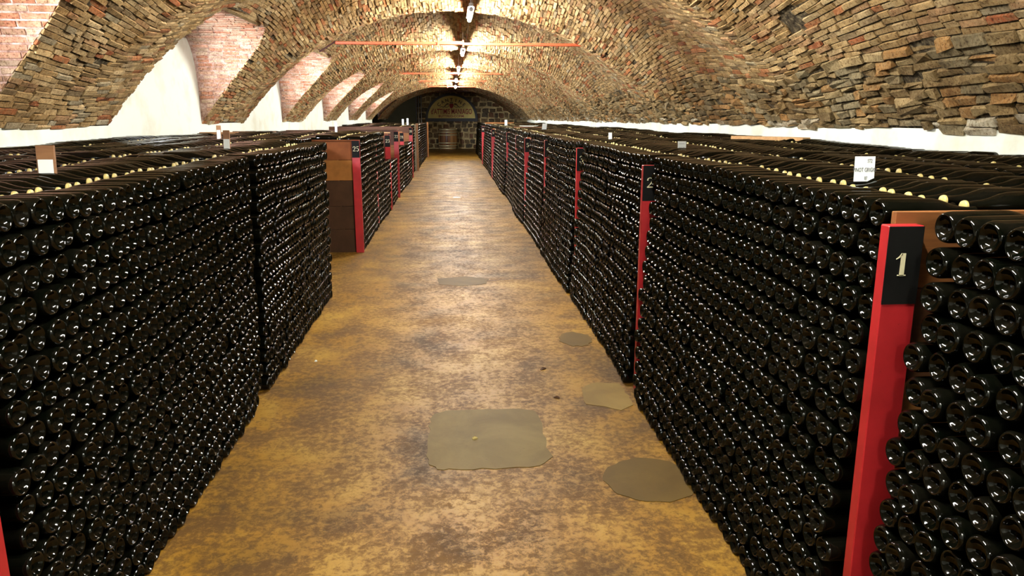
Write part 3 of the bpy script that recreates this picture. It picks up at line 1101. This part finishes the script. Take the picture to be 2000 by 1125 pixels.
for bi, (side, ya, yb, nr, off) in enumerate(bays):
    for r in range(nr):
        z0 = 0.043 + r * ROWH
        ftop = nr - 1 - r
        y = ya + random.uniform(0.042, 0.082)
        ci = 0
        lay_off = random.uniform(0, 6)
        while y < yb - 0.035:
            dz = 0.006 * math.sin(y * 1.9 + side) * (r / 16) + 0.004 * math.sin(y * 5 + r) + random.gauss(0, 0.0014)
            if r == 0:
                dz = 0
            # A bottle : base to the aisle
            if bi != NICHE:
                rec.append((side * (face_x(side, y, z0, off) + random.gauss(0, 0.006)), y, z0 + dz, side, 0, ftop, side, bi, ci))
            elif ftop > 1:
                rec.append((side * (face_x(side, y, z0, off) + PAIR), y, z0 + dz, side, 0, ftop, side, bi, ci))
            if ftop <= 1:
                for j in range(1 if bi == NICHE else 0, 5):
                    xf = face_x(side, y, z0, off) + j * PAIR
                    sag = 0.012 * math.sin(j * 2.1 + y * 0.9) if j else 0
                    if j > 0 and xf + 0.31 < W:
                        rec.append((side * (xf + random.gauss(0, 0.008)), y + random.gauss(0, 0.004), z0 + dz + sag, side, 0, ftop, side, bi, -j))
                    xb = xf + 0.275 + 0.304
                    if xb < W - 0.005 and not (random.random() < 0.012):
                        rec.append((side * (xb + random.gauss(0, 0.006)), y + PITCHY / 2 + random.gauss(0, 0.003), z0 + dz + sag + 0.014 + random.gauss(0, .0012), -side, 1, ftop, side, bi, j))
            y += PITCHY + random.gauss(0, 0.0007)
            ci += 1
print('bottles', len(rec))
P = np.array([r[:3] for r in rec])
D = np.array([r[3] for r in rec])
K = np.array([r[4] for r in rec])
FT = np.array([r[5] for r in rec])
LAY = np.array([r[8] for r in rec])
px, py, w = project(P)
# visible size estimate in pixels
dist = np.linalg.norm(P - np.array([0, 0, H]), axis=1)
cosf = np.abs(P[:, 0]) / dist
sc = FPX / np.maximum(w, 0.1)
scr = np.zeros(len(rec))
fa = (K == 0) & (LAY >= 0)
scr[fa] = (math.pi * 0.041 ** 2 * sc ** 2 * cosf)[fa]
tb = (K == 1) & (FT == 0)
scr[tb] = (0.082 * 0.2 * sc ** 2 * (H - P[:, 2]) / dist)[tb] * np.where(LAY[tb] == 0, 0.75, 0.55)
inf = (px > 8) & (px < 1992) & (py > 5) & (py < 1117) & (w > 0.3)
scr = np.where(inf, scr, 0)
order = np.argsort(-scr)[:298]
chosen = set(order.tolist())

ORD = ['first', 'second', 'third', 'fourth', 'fifth', 'sixth', 'seventh', 'eighth', 'ninth', 'tenth', 'eleventh', 'twelfth', 'thirteenth', 'fourteenth', 'fifteenth',
       'sixteenth', 'seventeenth', 'eighteenth', 'nineteenth', 'twentieth']
ORD += ['twenty-' + o for o in ORD[:9]] + ['thirtieth'] + ['thirty-' + o for o in ORD[:9]] + ['fortieth'] + ['forty-' + o for o in ORD[:9]]


def rowname(ft):
    return 'top row' if ft == 0 else '%s row down' % ORD[ft]


labels = {}
# face bottles: count within the visible part of each bay row
from collections import defaultdict
grp = defaultdict(list)
for i in chosen:
    r = rec[i]
    grp[(r[4], r[6], r[7] if r[4] == 0 else 0, r[5], r[8] if r[4] == 1 else 0)].append(i)
allrow = defaultdict(list)
for i, r in enumerate(rec):
    if inf[i]:
        allrow[(r[4], r[6], r[7] if r[4] == 0 else 0, r[5], r[8] if r[4] == 1 else (0 if r[8] >= 0 else r[8]))].append(i)
for key, ids in allrow.items():
    kind, side, bay, ft, lay = key
    if kind == 0 and lay != 0:
        continue
    ids = sorted(ids, key=lambda i: rec[i][1])
    for n_, i in enumerate(ids):
        if i not in chosen:
            continue
        if n_ >= len(ORD):
            continue
        o_ = ORD[n_]
        if kind == 0:
            b0 = bays[bay][1]
            if side > 0 and b0 < 1:
                # count back from post 1 toward the viewer
                o_ = ORD[len(ids) - 1 - n_]
                labels[i] = 'dark bottle base, %s, %s in front of the red number 1 post' % (rowname(ft), o_)
            elif side > 0 and b0 < 3:
                labels[i] = 'dark bottle base, %s, %s beyond the red number 1 post' % (rowname(ft), o_)
            elif side > 0:
                labels[i] = 'dark bottle base, %s, %s beyond the red number 2 post' % (rowname(ft), o_)
            elif b0 < 3:
                labels[i] = 'dark bottle base in the near left stack, %s, %s from the left edge' % (rowname(ft), o_)
            else:
                labels[i] = 'dark bottle base, %s, %s beyond the left stack\'s dark gap' % (rowname(ft), o_)
        else:
            sd = 'right' if side > 0 else 'left'
            labels[i] = 'bottle neck with pale cap on %s stack, %s cap line, %s from the photo edge' % (sd, ORD[lay], o_)

for i in chosen:
    r = rec[i]
    d = r[3]
    x, y, z = r[:3]
    # lathe axis Z -> direction d*X
    ro = Euler((random.uniform(0, 6.28), 0, 0)).to_matrix() @ Matrix.Identity(3)
    base = Matrix.Rotation(math.radians(90) * d, 3, 'Y')
    jit = Euler((0, random.gauss(0, 0.007), random.gauss(0, 0.007))).to_matrix()
    eul = (jit @ base).to_euler()
    o = link('wine_bottle', ME_HI, None, (x, y, z), eul)
    tag(o, labels.get(i, 'dark bottle in the stack'), 'bottle', 'bottles in the long stacks')
    if r[4] == 1:
        link('crown_cap', ME_CAP, o)['label'] = 'pale yellow cap'

# all other bottles : one object
idx = np.array([i for i in range(len(rec)) if i not in chosen and (P[i, 1] > -0.3)])
Pm = P[idx]
rots = np.zeros((len(idx), 3))
for q, i in enumerate(idx):
    base = Matrix.Rotation(math.radians(90) * rec[i][3], 3, 'Y')
    jit = Euler((0, random.gauss(0, 0.012), random.gauss(0, 0.012))).to_matrix()
    rots[q] = (jit @ base).to_euler()
lod = np.where(Pm[:, 1] < 5.5, 0, np.where(Pm[:, 1] < 14, 1, 2)).astype(np.int32)
me = bpy.data.meshes.new('bottle_stacks')
me.vertices.add(len(idx))
me.vertices.foreach_set('co', Pm.ravel())
at = me.attributes.new('rot', 'FLOAT_VECTOR', 'POINT')
at.data.foreach_set('vector', rots.ravel())
at = me.attributes.new('lod', 'INT', 'POINT')
at.data.foreach_set('value', lod)
me.materials.append(M_GLASS)
me.materials.append(M_CAP)
me.update()
bs = link('bottle_stacks', me)
tag(bs, 'long stacks of dark wine bottles lying on their sides along both walls', 'bottles', kind='stuff')
ng = bpy.data.node_groups.new('lay_bottles', 'GeometryNodeTree')
ng.interface.new_socket('Geometry', in_out='INPUT', socket_type='NodeSocketGeometry')
ng.interface.new_socket('Geometry', in_out='OUTPUT', socket_type='NodeSocketGeometry')
gi = ng.nodes.new('NodeGroupInput')
go = ng.nodes.new('NodeGroupOutput')
jn = ng.nodes.new('GeometryNodeJoinGeometry')
na = ng.nodes.new('GeometryNodeInputNamedAttribute')
na.data_type = 'FLOAT_VECTOR'
na.inputs[0].default_value = 'rot'
nl = ng.nodes.new('GeometryNodeInputNamedAttribute')
nl.data_type = 'INT'
nl.inputs[0].default_value = 'lod'
e2r = ng.nodes.new('FunctionNodeEulerToRotation')
ng.links.new(na.outputs[0], e2r.inputs[0])
for k, T in enumerate((T_HI, T_MID, T_FAR)):
    oi = ng.nodes.new('GeometryNodeObjectInfo')
    oi.inputs['Object'].default_value = T
    oi.inputs['As Instance'].default_value = False
    cmp_ = ng.nodes.new('FunctionNodeCompare')
    cmp_.data_type = 'INT'
    cmp_.operation = 'EQUAL'
    ins = [s_ for s_ in cmp_.inputs if s_.type == 'INT']
    ng.links.new(nl.outputs[0], ins[0])
    ins[1].default_value = k
    ip = ng.nodes.new('GeometryNodeInstanceOnPoints')
    ng.links.new(gi.outputs[0], ip.inputs['Points'])
    ng.links.new(cmp_.outputs[0], ip.inputs['Selection'])
    ng.links.new(oi.outputs['Geometry'], ip.inputs['Instance'])
    ng.links.new(e2r.outputs[0], ip.inputs['Rotation'])
    ng.links.new(ip.outputs[0], jn.inputs[0])
ng.links.new(jn.outputs[0], go.inputs[0])
md = bs.modifiers.new('lay_bottles', 'NODES')
md.node_group = ng

# ---------------------------------------------------------------- text
def text_mesh(s_, size, ext=0.002, mat=None, bold=0.0):
    cu = bpy.data.curves.new('txt', 'FONT')
    cu.body = s_
    cu.size = size
    cu.extrude = ext
    cu.offset = bold
    cu.align_x = 'CENTER'
    cu.align_y = 'CENTER'
    cu.resolution_u = 3
    ob = bpy.data.objects.new('txt', cu)
    COL.objects.link(ob)
    dg = bpy.context.evaluated_depsgraph_get()
    m_ = bpy.data.meshes.new_from_object(ob.evaluated_get(dg))
    COL.objects.unlink(ob)
    bpy.data.objects.remove(ob)
    m_.materials.clear()
    if mat:
        m_.materials.append(mat)
    return m_


# ---------------------------------------------------------------- cards and boards on the stacks
def card(x, y, z, w_, h_, label, stake=None, lines=(), tilt=0.08, rz=0.0, name='stack_card'):
    t = empty(name, (x, y, z), rz)
    tag(t, label, 'card', 'paper cards standing on the stacks')
    if stake:
        MB().box(-stake[0] / 2, stake[0] / 2, 0.0, 0.012, -0.0, stake[1], 0.002).build('stake', M_WOODPALE, t, rot=(-tilt, 0, 0))
    MB().box(-w_ / 2, w_ / 2, -0.003, -0.001, 0.0, h_).build('paper', M_CARD, t, rot=(-tilt, 0, 0))
    for (s_, sz, dx, dz) in lines:
        o_ = link('writing', text_mesh(s_, sz, 0.0003, M_INK), t, (dx, -0.0045 + 0.0 * dz + dz * tilt, dz), (math.radians(90) - tilt, 0, 0))
        o_.scale = (0.72, 1.15, 1)
    return t


card(1.545, 2.74, 1.485, 0.079, 0.093, 'white card reading ST2 PINOT GRIGIO 07 on the near right stack', None,
     [('ST2', 0.017, 0.018, 0.076), ('PINOT GRIGIO', 0.019, 0.0, 0.043), ('07', 0.016, 0.006, 0.012)], 0.06, 0.0)
c2 = card(1.68, 5.50, 1.485, 0.062, 0.066, 'small white card with two faint lines, beyond the pinot grigio card', None, [], 0.05)
for zc_, xs_ in ((0.048, (-.018, -.008, .004, .014)), (0.020, (-.020, -.011, -.001, .010, .019))):
    mb = MB()
    for x_ in xs_:
        h_ = random.uniform(.004, .006)
        mb.box(x_ - .0006, x_ + .0006, -.0042, -.003, zc_ - h_, zc_ + h_)
        mb.box(x_ - .003, x_ + .003, -.0042, -.003, zc_ - .0006, zc_ + .0006)
    mb.build('scribble', M_INK, c2, rot=(-0.05, 0, 0))
card(1.62, 7.80, 1.485, 0.036, 0.085, 'narrow white card on the right stack above the third divider')
card(1.64, 13.8, 1.485, 0.09, 0.14, 'curled white slip leaning on the right stack in the distance', tilt=-0.3, rz=0.3)
card(-1.63, 3.16, 1.485, 0.058, 0.072, 'white card pinned low on a broad wooden stake, near left stack', (0.072, 0.128), [])
card(-1.63, 5.62, 1.485, 0.042, 0.085, 'white card on a tall thin wooden stake, near left stack', (0.046, 0.148))
card(-2.66, 8.9, 1.485, 0.04, 0.10, 'small dark framed white card beside the left lunette wall', (0.05, 0.15))
card(-1.75, 11.6, 1.485, 0.035, 0.17, 'slim white slip standing above the numbered 25 divider')
card(1.55, 22.5, 1.46, 0.08, 0.2, 'far white slip standing on the distant right stack')
card(-1.6, 24.6, 1.46, 0.06, 0.22, 'first of two white spikes on the far left stack', tilt=0)
card(-1.45, 24.6, 1.46, 0.06, 0.24, 'second white spike on the far left stack, nearer the aisle', tilt=0)


def loose_board(x, y, z, lx, ly, label, rz=0.0, mat=M_WOODPALE, lz=0.022, ry=0.0):
    o_ = MB().box(-lx / 2, lx / 2, -ly / 2, ly / 2, 0, lz, 0.003).build('loose_board', mat, None, loc=(x, y, z), rot=(0, ry, rz))
    tag(o_, label, 'board', 'loose boards on the stacks')
    return o_


loose_board(3.25, 7.65, 1.495, 0.12, 0.9, 'pale wooden board lying along the wall on the right stack', 0.5, lz=0.035)
loose_board(-3.25, 10.9, 1.495, 0.5, 0.12, 'pale board lying on the left stack below the second brick pier', 0.15, lz=0.03)
loose_board(-3.05, 12.0, 1.495, 0.7, 0.08, 'thin pale board beyond it on the left stack, ending under the pier', -0.3)
loose_board(2.0, 19.6, 1.50, 0.6, 0.10, 'long pale lath on the distant right stack', 0.1, M_CARD)
loose_board(1.72, 17.0, 1.50, 0.75, 0.10, 'pale lath across the top edge of the distant right stack', -0.05)
loose_board(1.75, 29.0, 1.50, 1.1, 0.12, 'wooden board across the top of the farthest right stack', 0.0, M_WOOD, 0.05)

# ---------------------------------------------------------------- sign
sx, sz, sr = -0.085, 1.69, 1.33
sg = empty('arched_sign', (sx, Y1 - 0.06, sz))
tag(sg, 'half round yellow sign of the cellars in a dark frame above the barrel', 'sign')


def half_disc(r, y0, y1, n_=40, rx=1.0):
    vs = [(r * rx * math.cos(math.pi * k / n_), y0, r * 0.93 * math.sin(math.pi * k / n_)) for k in range(n_ + 1)]
    vs += [(a, y1, c) for a, _, c in vs]
    m_ = n_ + 1
    fs = [tuple(range(m_))[::-1], tuple(range(m_, 2 * m_))]
    fs += [(k, (k + 1) % m_, m_ + (k + 1) % m_, m_ + k) for k in range(m_)]
    return MB().add(vs, fs)


fr = MB()
nn_ = 40
ring = []
for k in range(nn_ + 1):
    a = math.pi * k / nn_
    for (rr, yy_) in ((sr, -0.05), (sr + 0.14, -0.05), (sr + 0.14, 0.05), (sr, 0.05)):
        ring.append((rr * math.cos(a), yy_, rr * 0.93 * math.sin(a)))
fs = []
for k in range(nn_):
    for q in range(4):
        fs.append((k * 4 + q, k * 4 + (q + 1) % 4, (k + 1) * 4 + (q + 1) % 4, (k + 1) * 4 + q))
fr.add(ring, fs)
fr.box(-sr - 0.14, sr + 0.14, -0.06, 0.05, -0.17, 0.0)
fr.build('frame', M_FRAME, sg)
half_disc(sr, -0.02, 0.04).build('panel', M_SIGN, sg)
sgp = [("d'ATTIMIS MANIAGO", 0.36, 0.0, 0.36, M_SIGNRED, 0.74, 1.12), ('BUTTRIO-CORM.', 0.19, 0.0, 0.11, M_SIGNRED, 0.85, 0.9)]
for (s_, sz_, dx, dz, mt, sx_, sy_) in sgp:
    o = link('lettering', text_mesh(s_, sz_, 0.004, mt, sz_ * 0.014), sg, (dx, -0.026, dz), (math.radians(90), 0, 0))
    wdt = max(v.co.x for v in o.data.vertices) - min(v.co.x for v in o.data.vertices)
    tgt = 2.30 if sz_ > 0.3 else 1.45
    o.scale = (tgt / wdt, sy_, 1)
for k, ch in enumerate('CANTINE'):
    a = math.radians(90 + 42 - 14 * k)
    o = link('lettering', text_mesh(ch, 0.25, 0.004, M_SIGNBROWN, 0.007), sg, (1.04 * math.cos(a), -0.026, 1.0 * math.sin(a)), (math.radians(90), -(a - math.pi / 2), 0))
# heraldic crest : shield, crown and scrolling wings
cr = MB()
sh = [(-.11, .80), (.11, .80), (.11, .66), (.06, .57), (0, .53), (-.06, .57), (-.11, .66)]
m_ = len(sh)
cr.add([(x, -.03, z) for x, z in sh] + [(x, -.02, z) for x, z in sh], [tuple(range(m_))] + [(i, (i + 1) % m_, m_ + (i + 1) % m_, m_ + i) for i in range(m_)])
cr.build('crest_shield', M_SIGNRED, sg)
for s_ in (-1, 1):
    mb = MB()
    pts = [(s_ * (.14 + .09 * math.cos(t) + 0.03 * t), -.03, .69 + .09 * math.sin(t)) for t in np.linspace(0.2, 5.5, 14)]
    mb.tube(pts, 0.014, 5)
    pts = [(s_ * (.16 + .5 * t), -.03, .78 - .22 * t + 0.05 * math.sin(t * 9)) for t in np.linspace(0, 1, 10)]
    mb.tube(pts, [0.03 - 0.02 * t for t in np.linspace(0, 1, 10)], 5)
    mb.build('crest_scroll', M_SIGNBROWN, sg)
cw = MB().box(-.09, .09, -.03, -.02, .82, .86)
for q in (-.07, 0, .07):
    cw.add([(q - .02, -.03, .86), (q + .02, -.03, .86), (q, -.03, .92)], [(0, 1, 2)])
cw.build('crest_crown', M_SIGNBROWN, sg)

# ---------------------------------------------------------------- barrel
bx, by = -0.31, 42.6
ba = empty('wine_barrel', (bx, by, 0))
tag(ba, 'upright oak barrel with pale hoops standing before the end wall', 'barrel')
hb = 1.15


def brad(z):
    t = (z / hb) * 2 - 1
    return 0.45 + 0.085 * (1 - t * t)


prof = [(brad(z), z) for z in np.linspace(0, hb, 15)]
nst = 24
for q in range(nst):
    a0, a1 = 2 * math.pi * q / nst + 0.008, 2 * math.pi * (q + 1) / nst - 0.008
    vs, fs = [], []
    am = (a0 + a1) / 2
    for (r, z) in prof:
        for a, dr in ((a0, -0.008), (a0 + 0.03, 0), (a1 - 0.03, 0), (a1, -0.008)):
            vs.append(((r + dr) * math.cos(a), (r + dr) * math.sin(a), z))
    for i in range(len(prof) - 1):
        for k in range(3):
            fs.append((i * 4 + k, i * 4 + k + 1, i * 4 + 5 + k, i * 4 + 4 + k))
    MB().add(vs, fs).build('stave', M_OAK, ba)
MB().lathe([(0.43, 0.02), (0.43, hb - 0.04)], 24).build('head', M_OAK, ba)
for (z0_, z1_) in ((0.03, 0.11), (0.17, 0.24), (0.33, 0.39), (0.76, 0.82), (0.91, 0.98), (1.04, 1.13)):
    MB().lathe([(brad(z0_) + .001, z0_), (brad(z0_) + .010, z0_), (brad(z1_) + .010, z1_), (brad(z1_) + .001, z1_)], 32, close=False).build('hoop', M_HOOP, ba, True)

# ---------------------------------------------------------------- pipes at the end wall
for xx, lab in ((-1.90, 'grey vertical pipe left of the sign, nearer the dark partition'), (-1.76, 'grey vertical pipe left of the sign, nearer the sign')):
    t = empty('wall_pipe', (xx, 42.9, 0))
    tag(t, lab, 'pipe', 'vertical pipes at the end wall')
    MB().tube([(0, 0, 0), (0, 0, 3.05)], 0.03, 10).build('pipe', M_STEEL, t, True)
    for zc in (0.4, 1.6, 2.8):
        MB().box(-0.045, 0.045, -0.01, 0.6, zc, zc + 0.04).build('clip', M_FRAME, t)

# ---------------------------------------------------------------- litter
def litter(name, x, y, lx, ly, mat, label, rz):
    vs = [(-lx / 2, -ly / 2, .004), (0, -ly * .6, .010), (lx / 2, -ly / 3, .004), (lx / 2, ly / 3, .005), (0, ly * .6, .012), (-lx / 2, ly / 2, .004)]
    vs += [(a, b, 0.0) for a, b, _ in vs]
    o_ = MB().add(vs, [(0, 1, 2, 3, 4, 5), (11, 10, 9, 8, 7, 6)] + [(i, (i + 1) % 6, 6 + (i + 1) % 6, 6 + i) for i in range(6)]).build(name, mat, None, loc=(x, y, 0.0), rot=(0, 0, rz))
    tag(o_, label, 'litter')
    o_.location.z = 0.003 if 'patch' in label else 0.0


litter('wood_splinter', 0.60, 4.95, 0.05, 0.012, M_WOODDARK, 'dark wood splinter lying on the floor beyond the grey patch', 0.7)
litter('wood_splinter', 0.62, 4.40, 0.04, 0.010, M_WOODDARK, 'dark splinter on the floor just right of the grey patch', -0.4)
litter('dry_leaf', 0.09, 3.82, 0.03, 0.015, M_CAP, 'tiny yellow leaf on the grey rectangular cement patch', 0.5)
litter('paper_scrap', 0.05, 16.6, 0.16, 0.12, M_CARD, 'white paper scrap lying far down the aisle', 0.2)
litter('paper_scrap', -1.02, 5.25, 0.02, 0.012, M_CARD, 'tiny white scrap beside the left stack', 0.2)
